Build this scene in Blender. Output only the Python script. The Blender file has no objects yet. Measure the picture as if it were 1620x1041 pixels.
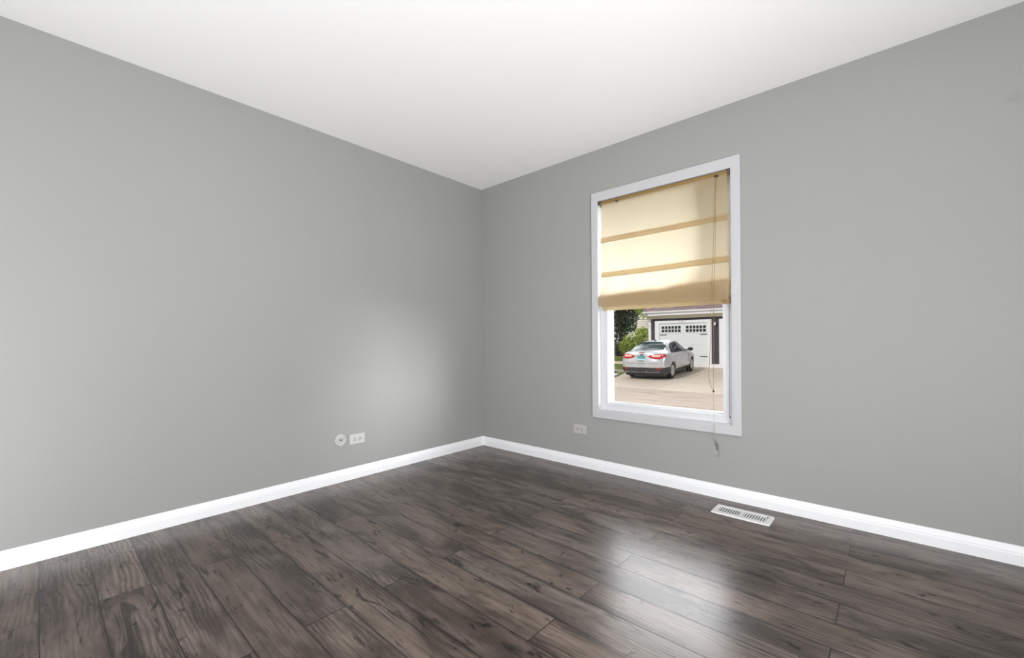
import bpy, bmesh, math, random
import numpy as np
from mathutils import Vector, Matrix, noise
from mathutils.bvhtree import BVHTree

C = bpy.context.scene.collection
SC = bpy.context.scene
PI = math.pi

# ------------------------------------------------------------------ camera
def make_camera():
    yaw, roll = -0.7294, -0.0071
    fwd = Vector((math.sin(yaw), math.cos(yaw), 0)).normalized()
    right = Vector((math.cos(yaw), -math.sin(yaw), 0))
    up = Vector((0, 0, 1))
    r = math.cos(roll) * right + math.sin(roll) * up
    u = -math.sin(roll) * right + math.cos(roll) * up
    cd = bpy.data.cameras.new('camera'); co = bpy.data.objects.new('camera', cd); C.objects.link(co)
    M = Matrix((r, u, -fwd)).transposed().to_4x4()
    M.translation = Vector((2.9189, -2.8412, 0.9903))
    co.matrix_world = M
    cd.sensor_width = 36.0; cd.sensor_fit = 'HORIZONTAL'
    cd.lens = 670.83 * 36.0 / 1620.0
    cd.shift_y = 19.1255 / 1620.0
    cd.clip_start = 0.05; cd.clip_end = 300
    SC.camera = co
make_camera()

# ------------------------------------------------------------------ colour management
SC.view_settings.view_transform = 'Standard'
SC.view_settings.look = 'None'
SC.view_settings.exposure = 0.0
SC.view_settings.gamma = 1.0
SC.view_settings.use_curve_mapping = False
SC.cycles.max_bounces = 12
SC.cycles.diffuse_bounces = 8
SC.cycles.glossy_bounces = 5
SC.cycles.transmission_bounces = 8
SC.cycles.transparent_max_bounces = 16
SC.cycles.sample_clamp_indirect = 6.0
SC.cycles.caustics_reflective = False
SC.cycles.caustics_refractive = False

# ------------------------------------------------------------------ light settings (tune here)
SKY_BASE = 0.58         # soft overcast sky
SKY_BANK = 8.5          # bright hazy bank of cloud beyond the garage
SKY_GLOW = 54.0         # low bright sky lobe added far right to light the left wall
SUN_STRENGTH = 2.1
EAST_FILL_POWER = 62.0      # area lamp added inside an assumed, unseen window right of the camera
REAR_POWER = 44.0       # fill lamp added at the rear wall to brighten the lower walls
REAR_CEILING_FILL = 15.0  # upward fill lamp added at the rear wall for the ceiling
CEILING_FILL_POWER = 44.0     # upward fill lamp added on the right to brighten the ceiling

# world: overcast sky with one bright cloud bank
W = bpy.data.worlds.new('sky'); SC.world = W; W.use_nodes = True
def build_world():
    nt = W.node_tree; N = nt.nodes; L = nt.links; N.clear()
    tc = N.new('ShaderNodeTexCoord')
    nrm = N.new('ShaderNodeVectorMath'); nrm.operation = 'NORMALIZE'; L.new(tc.outputs['Generated'], nrm.inputs[0])
    def lobe(d, a, b, v):
        dot = N.new('ShaderNodeVectorMath'); dot.operation = 'DOT_PRODUCT'; L.new(nrm.outputs[0], dot.inputs[0]); dot.inputs[1].default_value = Vector(d).normalized()
        mr = N.new('ShaderNodeMapRange'); mr.interpolation_type = 'SMOOTHSTEP'
        for k, x in ((1, a), (2, b), (3, 0.0), (4, v)): mr.inputs[k].default_value = x
        L.new(dot.outputs['Value'], mr.inputs[0]); return mr.outputs[0]
    ad = N.new('ShaderNodeMath'); ad.operation = 'ADD'
    L.new(lobe((-0.35, 0.82, 0.46), 0.918, 0.972, SKY_BANK), ad.inputs[0])
    L.new(lobe((0.87, 0.48, 0.145), 0.930, 0.992, SKY_GLOW), ad.inputs[1])
    ns = N.new('ShaderNodeTexNoise'); ns.inputs['Scale'].default_value = 2.5; ns.inputs['Detail'].default_value = 4
    L.new(nrm.outputs[0], ns.inputs['Vector'])
    nm = N.new('ShaderNodeMapRange'); nm.inputs[1].default_value = 0.3; nm.inputs[2].default_value = 0.7
    nm.inputs[3].default_value = 0.88; nm.inputs[4].default_value = 1.12
    L.new(ns.outputs[0], nm.inputs[0])
    m1 = N.new('ShaderNodeMath'); m1.operation = 'ADD'; m1.inputs[1].default_value = SKY_BASE
    L.new(ad.outputs[0], m1.inputs[0])
    m2 = N.new('ShaderNodeMath'); m2.operation = 'MULTIPLY'; L.new(m1.outputs[0], m2.inputs[0]); L.new(nm.outputs[0], m2.inputs[1])
    bg = N.new('ShaderNodeBackground'); bg.inputs[0].default_value = (0.95, 0.98, 1.0, 1)
    L.new(m2.outputs[0], bg.inputs[1])
    out = N.new('ShaderNodeOutputWorld'); L.new(bg.outputs[0], out.inputs[0])
build_world()

def sun_light():
    ld = bpy.data.lights.new('sun', 'SUN'); ld.energy = SUN_STRENGTH; ld.angle = math.radians(9); ld.color = (1.0, 0.96, 0.90)
    o = bpy.data.objects.new('sun', ld); C.objects.link(o)
    d = Vector((0.25, 1.0, -0.78))      # travels from behind the house towards the garage
    o.rotation_euler = d.to_track_quat('-Z', 'Y').to_euler()
sun_light()

def area(name, loc, direction, sx, sy, power, color, spread=180):
    ld = bpy.data.lights.new(name, 'AREA'); ld.shape = 'RECTANGLE'; ld.size = sx; ld.size_y = sy
    ld.energy = power; ld.color = color; ld.spread = math.radians(spread)
    o = bpy.data.objects.new(name, ld); C.objects.link(o); o.location = loc
    o.rotation_euler = Vector(direction).to_track_quat('-Z', 'Y').to_euler()
    return o
RX, RY = 4.4, -4.8          # room extents (the corner in view is the origin)
FILL_TINT = (0.985, 0.99, 1.0)  # tint shared by the added fill lamps
area('east_fill', (RX - 0.03, -2.75, 0.58), (-1, 0.0, 0.0), 2.2, 0.6, EAST_FILL_POWER, FILL_TINT)  # added lamp standing in for daylight from the assumed window
area('ceiling_fill', (RX - 0.06, -2.75, 0.45), (-3.3, 1.7, 2.3), 2.2, 0.4, CEILING_FILL_POWER, FILL_TINT, 130)  # added lamp aimed up to lift the ceiling
area('rear_fill', (2.1, RY + 0.03, 0.56), (0, 1, 0.0), 2.1, 0.6, REAR_POWER, FILL_TINT)  # added fill lamp just inside the rear wall
area('ceiling_fill_rear', (2.1, RY + 0.06, 0.40), (-0.5, 3.3, 2.3), 2.1, 0.35, REAR_CEILING_FILL, FILL_TINT, 130)  # second added lamp aimed up at the ceiling from the rear
po = area('window_portal', (1.73, 0.16, 1.27), (0, -1, 0), 0.9, 1.55, 1.0, (1, 1, 1))
po.data.cycles.is_portal = True

# ------------------------------------------------------------------ helpers
def link(name, bm, mat, parent=None, smooth=False, recalc=True):
    if recalc:
        bmesh.ops.recalc_face_normals(bm, faces=bm.faces[:])
    me = bpy.data.meshes.new(name); bm.to_mesh(me); bm.free()
    if mat: me.materials.append(mat)
    if smooth:
        for p in me.polygons: p.use_smooth = True
    o = bpy.data.objects.new(name, me); C.objects.link(o)
    if parent: o.parent = parent
    return o
def thing(name, label, cat, loc=(0, 0, 0), rot=(0, 0, 0), group=None):
    o = bpy.data.objects.new(name, None); C.objects.link(o)
    o.empty_display_size = 0.05
    o.location = loc; o.rotation_euler = rot
    o['label'] = label; o['category'] = cat
    if group: o['group'] = group
    return o
def tag(o, label, cat, group=None):
    o['label'] = label; o['category'] = cat
    if group: o['group'] = group
    return o
def struct(o, label=None, cat=None):
    o['kind'] = 'structure'
    if label: o['label'] = label
    if cat: o['category'] = cat
    return o
def box(bm, x0, x1, y0, y1, z0, z1, bev=0.0, seg=2):
    vs = [bm.verts.new(p) for p in ((x0, y0, z0), (x1, y0, z0), (x1, y1, z0), (x0, y1, z0), (x0, y0, z1), (x1, y0, z1), (x1, y1, z1), (x0, y1, z1))]
    fs = [bm.faces.new([vs[i] for i in f]) for f in ((0, 3, 2, 1), (4, 5, 6, 7), (0, 1, 5, 4), (1, 2, 6, 5), (2, 3, 7, 6), (3, 0, 4, 7))]
    if bev > 0:
        es = list({e for f in fs for e in f.edges})
        bmesh.ops.bevel(bm, geom=es, offset=bev, segments=seg, profile=0.5, affect='EDGES')
    return bm
def nbox(*a, **k):
    return box(bmesh.new(), *a, **k)
def prism(bm, pts, axis, a0, a1):
    """extrude a closed 2-D outline along an axis: x -> pts are (y,z), y -> (x,z), z -> (x,y)"""
    def P(p, a):
        return {'x': (a, p[0], p[1]), 'y': (p[0], a, p[1]), 'z': (p[0], p[1], a)}[axis]
    A = [bm.verts.new(P(p, a0)) for p in pts]; B = [bm.verts.new(P(p, a1)) for p in pts]
    n = len(pts)
    bm.faces.new(A); bm.faces.new(B[::-1])
    for i in range(n):
        bm.faces.new((A[i], B[i], B[(i + 1) % n], A[(i + 1) % n]))
    return bm
def ring_rect(bm, xo0, xo1, zo0, zo1, xi0, xi1, zi0, zi1, y0, y1):
    """rectangular frame (outer, inner) between two depths, mitred corners"""
    O = [(xo0, zo0), (xo1, zo0), (xo1, zo1), (xo0, zo1)]; I = [(xi0, zi0), (xi1, zi0), (xi1, zi1), (xi0, zi1)]
    V = {}
    for k, L in (('o', O), ('i', I)):
        for j, y in ((0, y0), (1, y1)):
            V[k, j] = [bm.verts.new((x, y, z)) for x, z in L]
    for i in range(4):
        j = (i + 1) % 4
        bm.faces.new((V['o', 0][i], V['o', 0][j], V['i', 0][j], V['i', 0][i]))
        bm.faces.new((V['o', 1][i], V['i', 1][i], V['i', 1][j], V['o', 1][j]))
        bm.faces.new((V['o', 0][i], V['o', 1][i], V['o', 1][j], V['o', 0][j]))
        bm.faces.new((V['i', 0][i], V['i', 0][j], V['i', 1][j], V['i', 1][i]))
    return bm
def lathe(bm, prof, n=32, axis='z', c=(0, 0, 0), close=True):
    """prof: list of (radius, height along axis)"""
    rings = []
    for r, h in prof:
        ring = []
        for k in range(n if r > 1e-6 else 1):
            a = 2 * PI * k / n; p = (r * math.cos(a), r * math.sin(a))
            q = {'z': (p[0], p[1], h), 'y': (p[0], h, p[1]), 'x': (h, p[0], p[1])}[axis]
            ring.append(bm.verts.new((q[0] + c[0], q[1] + c[1], q[2] + c[2])))
        rings.append(ring)
    for A, B in zip(rings, rings[1:]):
        for k in range(n):
            a0, a1 = A[k % len(A)], A[(k + 1) % len(A)]; b0, b1 = B[k % len(B)], B[(k + 1) % len(B)]
            f = [a0, a1, b1, b0]; f = [v for i, v in enumerate(f) if v not in f[:i]]
            if len(f) >= 3: bm.faces.new(f)
    return bm
def tube(bm, pts, r, n=6, caps=True):
    pts = [Vector(p) for p in pts]; rings = []
    for i, p in enumerate(pts):
        t = (pts[min(i + 1, len(pts) - 1)] - pts[max(i - 1, 0)]).normalized()
        a = Vector((0, 1, 0)) if abs(t.y) < 0.9 else Vector((1, 0, 0))
        u = t.cross(a).normalized(); v = t.cross(u)
        rr = r[i] if isinstance(r, (list, tuple)) else r
        rings.append([bm.verts.new(p + rr * (math.cos(2 * PI * k / n) * u + math.sin(2 * PI * k / n) * v)) for k in range(n)])
    for A, B in zip(rings, rings[1:]):
        for k in range(n):
            bm.faces.new((A[k], A[(k + 1) % n], B[(k + 1) % n], B[k]))
    if caps:
        bm.faces.new(rings[0][::-1]); bm.faces.new(rings[-1])
    return bm
def spline(pts, sub=6):
    pts = [Vector(p) for p in pts]; out = []
    for i in range(len(pts) - 1):
        p0, p1, p2, p3 = pts[max(i - 1, 0)], pts[i], pts[i + 1], pts[min(i + 2, len(pts) - 1)]
        for k in range(sub):
            t = k / sub
            out.append(0.5 * ((2 * p1) + (p2 - p0) * t + (2 * p0 - 5 * p1 + 4 * p2 - p3) * t * t + (3 * p1 - p0 - 3 * p2 + p3) * t ** 3))
    out.append(pts[-1]); return out

# ------------------------------------------------------------------ materials
class NT:
    def __init__(s, name):
        s.m = bpy.data.materials.new(name); s.m.use_nodes = True
        s.nt = s.m.node_tree; s.N = s.nt.nodes; s.L = s.nt.links; s.N.clear()
        s.out = s.N.new('ShaderNodeOutputMaterial')
    def n(s, typ, ins=None, **props):
        nd = s.N.new('ShaderNode' + typ)
        for k, v in props.items(): setattr(nd, k, v)
        for k, v in (ins or {}).items(): s.put(nd.inputs[k], v)
        return nd
    def put(s, sock, v):
        if isinstance(v, bpy.types.NodeSocket): s.L.new(v, sock)
        elif isinstance(v, bpy.types.Node): s.L.new(v.outputs[0], sock)
        else: sock.default_value = v
    def math(s, op, a, b=None, c=None, clamp=False):
        nd = s.N.new('ShaderNodeMath'); nd.operation = op; nd.use_clamp = clamp
        for i, v in enumerate((a, b, c)):
            if v is not None: s.put(nd.inputs[i], v)
        return nd.outputs[0]
    def mix(s, f, a, b, blend='MIX'):
        nd = s.N.new('ShaderNodeMix'); nd.data_type = 'RGBA'; nd.blend_type = blend
        s.put(nd.inputs[0], f); s.put(nd.inputs[6], a); s.put(nd.inputs[7], b)
        return nd.outputs[2]
    def ss(s, v, a, b, lo=0.0, hi=1.0):
        nd = s.N.new('ShaderNodeMapRange'); nd.interpolation_type = 'SMOOTHSTEP'
        for i, x in enumerate((v, a, b, lo, hi)): s.put(nd.inputs[i], x)
        return nd.outputs[0]
    def pos(s):
        return s.n('NewGeometry').outputs['Position']
    def obj(s):
        return s.n('TexCoord').outputs['Object']
    def noise(s, vec, scale, detail=3, rough=0.5, dist=0.0):
        nd = s.n('TexNoise', {'Vector': vec, 'Scale': scale, 'Detail': detail, 'Roughness': rough, 'Distortion': dist})
        return nd.outputs[0]
    def bump(s, h, strength=0.2, dist=0.01):
        return s.n('Bump', {'Height': h, 'Strength': strength, 'Distance': dist}).outputs[0]
    def bsdf(s, color, rough=0.5, metallic=0.0, normal=None, spec=None, **kw):
        b = s.n('BsdfPrincipled', {'Base Color': color, 'Roughness': rough, 'Metallic': metallic})
        if normal is not None: s.L.new(normal, b.inputs['Normal'])
        if spec is not None: s.put(b.inputs['Specular IOR Level'], spec)
        for k, v in kw.items(): s.put(b.inputs[k.replace('_', ' ')], v)
        s.L.new(b.outputs[0], s.out.inputs[0]); return b
def rgb(r, g, b): return (r, g, b, 1.0)
def srgb(r, g, b):
    f = lambda c: (c / 255 / 12.92) if c / 255 <= 0.04045 else ((c / 255 + 0.055) / 1.055) ** 2.4
    return (f(r), f(g), f(b), 1.0)
def simple(name, col, rough=0.5, metallic=0.0, var=0.06, scale=8.0, bump=0.0, spec=None, **kw):
    m = NT(name); v = m.obj(); nz = m.noise(v, scale, 3)
    dark = tuple(c * (1 - var) for c in col[:3]) + (1,); light = tuple(min(1, c * (1 + var)) for c in col[:3]) + (1,)
    c = m.mix(nz, dark, light)
    nrm = m.bump(m.noise(v, scale * 12, 2), bump, 0.002) if bump else None
    m.bsdf(c, rough, metallic, nrm, spec, **kw); return m.m

def mat_wall():
    m = NT('greige_paint'); p = m.pos()
    n1 = m.noise(p, 0.9, 2); n2 = m.noise(p, 420, 2); n3 = m.noise(p, 60, 2)
    c = m.mix(n1, srgb(151, 151, 149), srgb(155, 155, 153))
    # two small scuffs the wall really carries, near the right edge of the picture
    sm = m.n('VectorMath', {0: p, 1: (3.325, 0.0, 2.035)}, operation='DISTANCE').outputs['Value']
    c = m.mix(m.ss(m.math('ADD', sm, m.math('MULTIPLY', m.noise(p, 45, 2), 0.03)), 0.022, 0.055, 0.16, 0.0), c, rgb(0.16, 0.16, 0.16))
    h = m.math('ADD', m.math('MULTIPLY', n2, 0.4), m.math('MULTIPLY', n3, 0.6))
    m.bsdf(c, 0.62, 0, m.bump(h, 0.10, 0.003), 0.35); return m.m
def mat_ceiling():
    m = NT('ceiling_paint'); p = m.pos()
    c = m.mix(m.noise(p, 0.8, 2), srgb(248, 248, 248), srgb(251, 251, 251))
    m.bsdf(c, 0.8, 0, m.bump(m.noise(p, 160, 2), 0.08, 0.003), 0.2); return m.m
def mat_trim(name='white_trim_paint', v=(236, 237, 239), rough=0.35):
    m = NT(name); p = m.obj()
    c = m.mix(m.noise(p, 6, 2), srgb(*v), srgb(*[min(255, x + 3) for x in v]))
    m.bsdf(c, rough, 0, m.bump(m.noise(p, 70, 2), 0.03, 0.002), 0.5); return m.m

def mat_floor():
    m = NT('dark_oak_laminate'); p = m.pos()
    sep = m.n('SeparateXYZ', {0: p}); X, Y = sep.outputs[0], sep.outputs[1]
    RW, PL = 0.1535, 1.38
    v = m.math('DIVIDE', m.math('ADD', Y, 1.0), RW)                  # rows run along the window wall
    row = m.math('FLOOR', v); fv = m.math('SUBTRACT', v, row)
    par = m.math('ABSOLUTE', m.math('SUBTRACT', row, m.math('MULTIPLY', m.math('FLOOR', m.math('DIVIDE', row, 2.0)), 2.0)))
    off = m.math('MULTIPLY_ADD', par, 0.63, 1.39)                    # odd rows start further along
    u = m.math('DIVIDE', m.math('SUBTRACT', X, off), PL)
    col = m.math('FLOOR', u); fu = m.math('SUBTRACT', u, col)
    idv = m.n('CombineXYZ', {0: row, 1: col, 2: 3.7})
    wn = m.n('TexWhiteNoise', {'Vector': idv}, noise_dimensions='3D')
    rnd = wn.outputs['Value']; rsep = m.n('SeparateColor', {0: wn.outputs['Color']})
    r2, r3 = rsep.outputs[1], rsep.outputs[2]
    # board-local coordinates, shifted at random for every board
    lx = m.math('ADD', X, m.math('MULTIPLY', rnd, 37.0)); ly = m.math('ADD', Y, m.math('MULTIPLY', r2, 23.0))
    loc = m.n('CombineXYZ', {0: lx, 1: ly, 2: m.math('MULTIPLY', r3, 9.0)}).outputs[0]
    def st(sx, sy):
        return m.n('VectorMath', {0: loc, 1: (sx, sy, 1.0)}, operation='MULTIPLY').outputs[0]
    wob = m.noise(st(1.5, 5.5), 1.0, 3, 0.5)                          # slow wandering of the grain
    ring = m.math('MULTIPLY_ADD', wob, 46.0, m.math('MULTIPLY', ly, 380.0))
    rings = m.math('MULTIPLY_ADD', m.math('SINE', ring), 0.5, 0.5)
    fibre = m.noise(st(5.0, 230.0), 1.0, 4, 0.65, 0.4)
    streak = m.noise(st(2.2, 60.0), 1.0, 4, 0.6, 0.6)
    cloud = m.noise(st(2.6, 8.0), 1.0, 4, 0.6, 0.6)
    blot = m.noise(st(2.0, 11.0), 1.0, 5, 0.65, 1.6)
    knots = m.noise(st(6.0, 13.0), 1.0, 3, 0.55, 1.8)
    crack = m.noise(st(2.6, 30.0), 1.0, 5, 0.7, 1.2)
    base = m.mix(m.ss(cloud, 0.30, 0.68), srgb(72, 63, 58), srgb(124, 112, 105))
    tone = m.mix(rnd, rgb(0.82, 0.80, 0.79), rgb(1.16, 1.15, 1.14))
    base = m.mix(1.0, base, tone, 'MULTIPLY')
    warm = m.mix(r3, rgb(1.03, 0.99, 0.95), rgb(0.97, 1.0, 1.03)); base = m.mix(1.0, base, warm, 'MULTIPLY')
    amp = m.ss(m.noise(st(1.3, 4.5), 1.0, 2), 0.44, 0.60)              # cathedral figure only in places
    g = m.mix(m.math('MULTIPLY', m.math('MULTIPLY', m.math('POWER', rings, 1.6), amp), 0.55), base, srgb(40, 33, 29))
    g = m.mix(m.ss(streak, 0.50, 0.72, 0.0, 0.42), g, srgb(44, 37, 33))
    g = m.mix(m.ss(fibre, 0.45, 0.70, 0.0, 0.55), g, srgb(40, 33, 29))
    g = m.mix(m.ss(fibre, 0.40, 0.25, 0.0, 0.25), g, srgb(132, 120, 111))
    g = m.mix(m.ss(blot, 0.56, 0.68, 0.0, 0.78), g, srgb(30, 25, 23))
    g = m.mix(m.ss(knots, 0.63, 0.72, 0.0, 0.88), g, srgb(20, 16, 15))
    g = m.mix(m.ss(crack, 0.61, 0.68, 0.0, 0.8), g, srgb(24, 20, 19))
    # joints
    ev = m.math('MULTIPLY', m.math('MINIMUM', fv, m.math('SUBTRACT', 1.0, fv)), RW)
    eu = m.math('MULTIPLY', m.math('MINIMUM', fu, m.math('SUBTRACT', 1.0, fu)), PL)
    edark = m.math('MULTIPLY', m.ss(ev, 0.0, 0.022, 0.55, 0.0), m.ss(m.noise(st(4.0, 2.0), 1.0, 3), 0.45, 0.62))
    g = m.mix(edark, g, srgb(32, 27, 26))                               # smoky stain along some board edges
    e = m.math('MINIMUM', ev, eu)
    gap = m.ss(e, 0.0009, 0.0028, 1.0, 0.0)
    g = m.mix(m.math('MULTIPLY', gap, 0.88), g, srgb(22, 18, 17))
    h = m.math('SUBTRACT', m.math('ADD', m.math('MULTIPLY', fibre, 0.25), m.math('MULTIPLY', m.math('MULTIPLY', rings, amp), 0.15)), m.math('MULTIPLY', gap, 1.2))
    rough = m.math('MULTIPLY_ADD', fibre, 0.12, 0.20)
    m.bsdf(g, rough, 0, m.bump(h, 0.10, 0.004), 0.42, IOR=1.5); return m.m

def mat_fabric():
    m = NT('cream_linen'); p = m.obj()
    sep = m.n('SeparateXYZ', {0: p})
    weave = m.math('MULTIPLY', m.math('SINE', m.math('MULTIPLY', sep.outputs[0], 3800.0)), m.math('SINE', m.math('MULTIPLY', sep.outputs[2], 3800.0)))
    slub = m.noise(m.n('VectorMath', {0: p, 1: (30, 1, 260)}, operation='MULTIPLY').outputs[0], 1.0, 3)
    big = m.noise(p, 5, 3)
    c = m.mix(big, rgb(0.50, 0.40, 0.27), rgb(0.58, 0.47, 0.33))
    c = m.mix(m.math('MULTIPLY', slub, 0.25), c, rgb(0.42, 0.32, 0.20))
    t = m.mix(big, rgb(0.96, 0.85, 0.65), rgb(0.98, 0.89, 0.71))
    nb = m.bump(m.math('ADD', m.math('MULTIPLY', weave, 0.3), m.noise(p, 30, 3)), 0.25, 0.003)
    d = m.n('BsdfDiffuse', {'Color': c, 'Normal': nb}); tr = m.n('BsdfTranslucent', {'Color': t, 'Normal': nb})
    mx = m.n('MixShader', {0: 0.68, 1: d.outputs[0], 2: tr.outputs[0]})
    m.L.new(mx.outputs[0], m.out.inputs[0]); return m.m
def mat_glass(name='window_glass', tint=(1, 1, 1, 1), refl=0.06):
    m = NT(name)
    t = m.n('BsdfTransparent', {'Color': tint}); g = m.n('BsdfGlossy', {'Color': rgb(1, 1, 1), 'Roughness': 0.02})
    lw = m.n('LayerWeight', {'Blend': 0.25})
    f = m.math('MULTIPLY_ADD', lw.outputs['Fresnel'], 0.3, refl * 0.1)
    f = m.math('MULTIPLY', f, m.math('ADD', 0.95, m.math('MULTIPLY', m.noise(m.obj(), 3, 2), 0.1)))
    mx = m.n('MixShader', {0: f, 1: t.outputs[0], 2: g.outputs[0]})
    m.L.new(mx.outputs[0], m.out.inputs[0]); return m.m
def mat_concrete(name, a, b, streak=0.0):
    m = NT(name); p = m.pos()
    n1 = m.noise(p, 0.7, 4, 0.6); n2 = m.noise(p, 18, 4, 0.6)
    c = m.mix(n1, a, b); c = m.mix(m.ss(n2, 0.35, 0.75, 0.0, 0.35), c, tuple(x * 0.72 for x in a[:3]) + (1,))
    if streak:
        q = m.n('VectorMath', {0: p, 1: (0.7, 4.5, 1)}, operation='MULTIPLY').outputs[0]
        c = m.mix(m.ss(m.noise(q, 1.0, 4, 0.65, 0.4), 0.50, 0.72, 0.0, streak), c, tuple(x * 0.45 for x in a[:3]) + (1,))
    m.bsdf(c, 0.85, 0, m.bump(n2, 0.3, 0.01), 0.25); return m.m
def mat_siding(name, col, pitch):
    m = NT(name); p = m.pos(); z = m.n('SeparateXYZ', {0: p}).outputs[2]
    c = m.mix(m.noise(p, 3, 3), tuple(x * 0.94 for x in col[:3]) + (1,), col)
    m.bsdf(c, 0.6, 0, None, 0.4); return m.m
def mat_leaf(name, a, b):
    m = NT(name); oi = m.n('NewGeometry').outputs['Random Per Island']
    c = m.mix(oi, a, b)
    d = m.n('BsdfPrincipled', {'Base Color': c, 'Roughness': 0.7, 'Specular IOR Level': 0.15}); t = m.n('BsdfTranslucent', {'Color': c})
    mx = m.n('MixShader', {0: 0.3, 1: d.outputs[0], 2: t.outputs[0]}); m.L.new(mx.outputs[0], m.out.inputs[0]); return m.m
def mat_grass(name, a, b):
    m = NT(name); p = m.pos(); n = m.noise(p, 2.0, 5, 0.7); n2 = m.noise(p, 60, 3)
    c = m.mix(m.ss(n, 0.3, 0.7), a, b); c = m.mix(m.math('MULTIPLY', n2, 0.5), c, tuple(x * 0.45 for x in a[:3]) + (1,))
    m.bsdf(c, 0.9, 0, m.bump(n2, 0.8, 0.03), 0.1); return m.m
def mat_shingle():
    m = NT('roof_shingle'); p = m.pos()
    br = m.n('TexBrick', {'Vector': m.n('VectorMath', {0: p, 1: (1, 1.0, 1)}, operation='MULTIPLY').outputs[0], 'Color1': srgb(128, 108, 112), 'Color2': srgb(165, 146, 146), 'Mortar': srgb(92, 76, 82),
                          'Scale': 1.0, 'Mortar Size': 0.012, 'Brick Width': 0.30, 'Row Height': 0.13})
    c = m.mix(m.ss(m.noise(p, 6, 3), 0.3, 0.7, 0.0, 0.4), br.outputs[0], srgb(140, 122, 126)); m.bsdf(c, 0.9, 0, m.bump(m.noise(p, 60, 2), 0.4, 0.01), 0.1); return m.m
def mat_carpaint():
    m = NT('silver_car_paint'); v = m.obj(); nz = m.noise(v, 900, 1)
    c = m.mix(nz, srgb(196, 198, 204), srgb(214, 216, 221))
    m.bsdf(c, 0.33, 0.45, None, 0.5, Coat_Weight=0.3, Coat_Roughness=0.05); return m.m
def mat_lamp(name, a, b, emit=0.0):
    m = NT(name); v = m.obj(); w = m.noise(v, 40, 2)
    m.bsdf(m.mix(w, a, b), 0.12, 0, None, 0.6, Coat_Weight=0.6); return m.m

M = dict(wall=mat_wall(), ceiling=mat_ceiling(), trim=mat_trim(), casing=mat_trim('pale_grey_casing_paint', (188, 188, 190), 0.45), vinyl=mat_trim('white_vinyl', (208, 209, 212), 0.3), floor=mat_floor(),
         fabric=mat_fabric(), glass=mat_glass(),
         wood=simple('brown_rail_wood', srgb(136, 108, 60), 0.5, var=0.2, scale=20), bracket=simple('dark_grey_bracket', srgb(78, 74, 70), 0.4, 0.3),
         cord=simple('tan_cord', srgb(138, 112, 74), 0.8, var=0.15, scale=200), bead=simple('dark_bead', srgb(40, 30, 24), 0.4),
         cordtail=simple('clear_grey_cord', srgb(168, 166, 158), 0.5, var=0.1, scale=100), tangle=simple('grey_knot', srgb(122, 121, 116), 0.7, var=0.2, scale=80),
         plate=simple('white_plastic', srgb(192, 191, 189), 0.35, var=0.02), plate2=simple('offwhite_plastic', srgb(180, 177, 174), 0.4, var=0.03),
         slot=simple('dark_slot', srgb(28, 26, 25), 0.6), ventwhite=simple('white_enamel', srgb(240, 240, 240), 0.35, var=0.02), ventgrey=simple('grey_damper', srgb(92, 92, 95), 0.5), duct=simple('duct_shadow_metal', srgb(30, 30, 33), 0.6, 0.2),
         concrete=mat_concrete('driveway_concrete', srgb(200, 186, 170), srgb(222, 209, 193)), road=mat_concrete('worn_street_paving', srgb(176, 160, 148), srgb(202, 186, 172), 0.75),
         path=mat_concrete('pale_footpath', srgb(232, 216, 192), srgb(240, 226, 204)), kerb=mat_concrete('kerb_stone', srgb(150, 140, 126), srgb(176, 166, 150)),
         grass=mat_grass('lawn_grass', srgb(92, 110, 50), srgb(134, 144, 76)), mulch=mat_concrete('bark_mulch', srgb(80, 56, 44), srgb(104, 78, 62)),
         dsiding=mat_siding('dark_slate_siding', srgb(60, 57, 67), 0.1), bsiding=mat_siding('cream_siding', srgb(247, 243, 235), 0.1),
         hwhite=simple('house_white_trim', srgb(232, 232, 236), 0.5, var=0.03), beige=simple('beige_frieze', srgb(228, 216, 194), 0.6, var=0.05),
         gdoor=simple('garage_door_white', srgb(222, 226, 228), 0.45, var=0.03), gglass=simple('dark_garage_pane', srgb(34, 28, 28), 0.12, var=0.3), iron=simple('black_iron', srgb(46, 44, 44), 0.5),
         digits=simple('grey_digits', srgb(176, 174, 178), 0.5), shingle=mat_shingle(),
         paint=mat_carpaint(), black=simple('black_plastic', srgb(44, 40, 42), 0.55), rubber=simple('tyre_rubber', srgb(30, 30, 32), 0.85, bump=0.2), rim=simple('alloy_rim', srgb(222, 220, 220), 0.3, 0.2),
         cglass=simple('car_glass', srgb(40, 58, 62), 0.05, 0.0, var=0.2, spec=0.3), red=mat_lamp('red_lens', srgb(168, 14, 26), srgb(196, 26, 36)), pinkl=mat_lamp('pale_lens', srgb(246, 178, 164), srgb(252, 206, 188)),
         plateblue=None, chrome=simple('chrome', srgb(190, 190, 192), 0.15, 0.9), bark=simple('tree_bark', srgb(84, 70, 56), 0.9, var=0.3, scale=15, bump=0.4),
         leafd=mat_leaf('dark_tree_leaf', srgb(20, 32, 20), srgb(48, 66, 30)), leafb=mat_leaf('bright_shrub_leaf', srgb(100, 130, 46), srgb(206, 216, 116)), leafg=mat_leaf('cover_leaf', srgb(34, 48, 30), srgb(70, 84, 44)),
         stone=simple('white_stone', srgb(222, 220, 214), 0.8), lampglass=simple('frosted_lamp_glass', srgb(236, 230, 226), 0.3))

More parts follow.
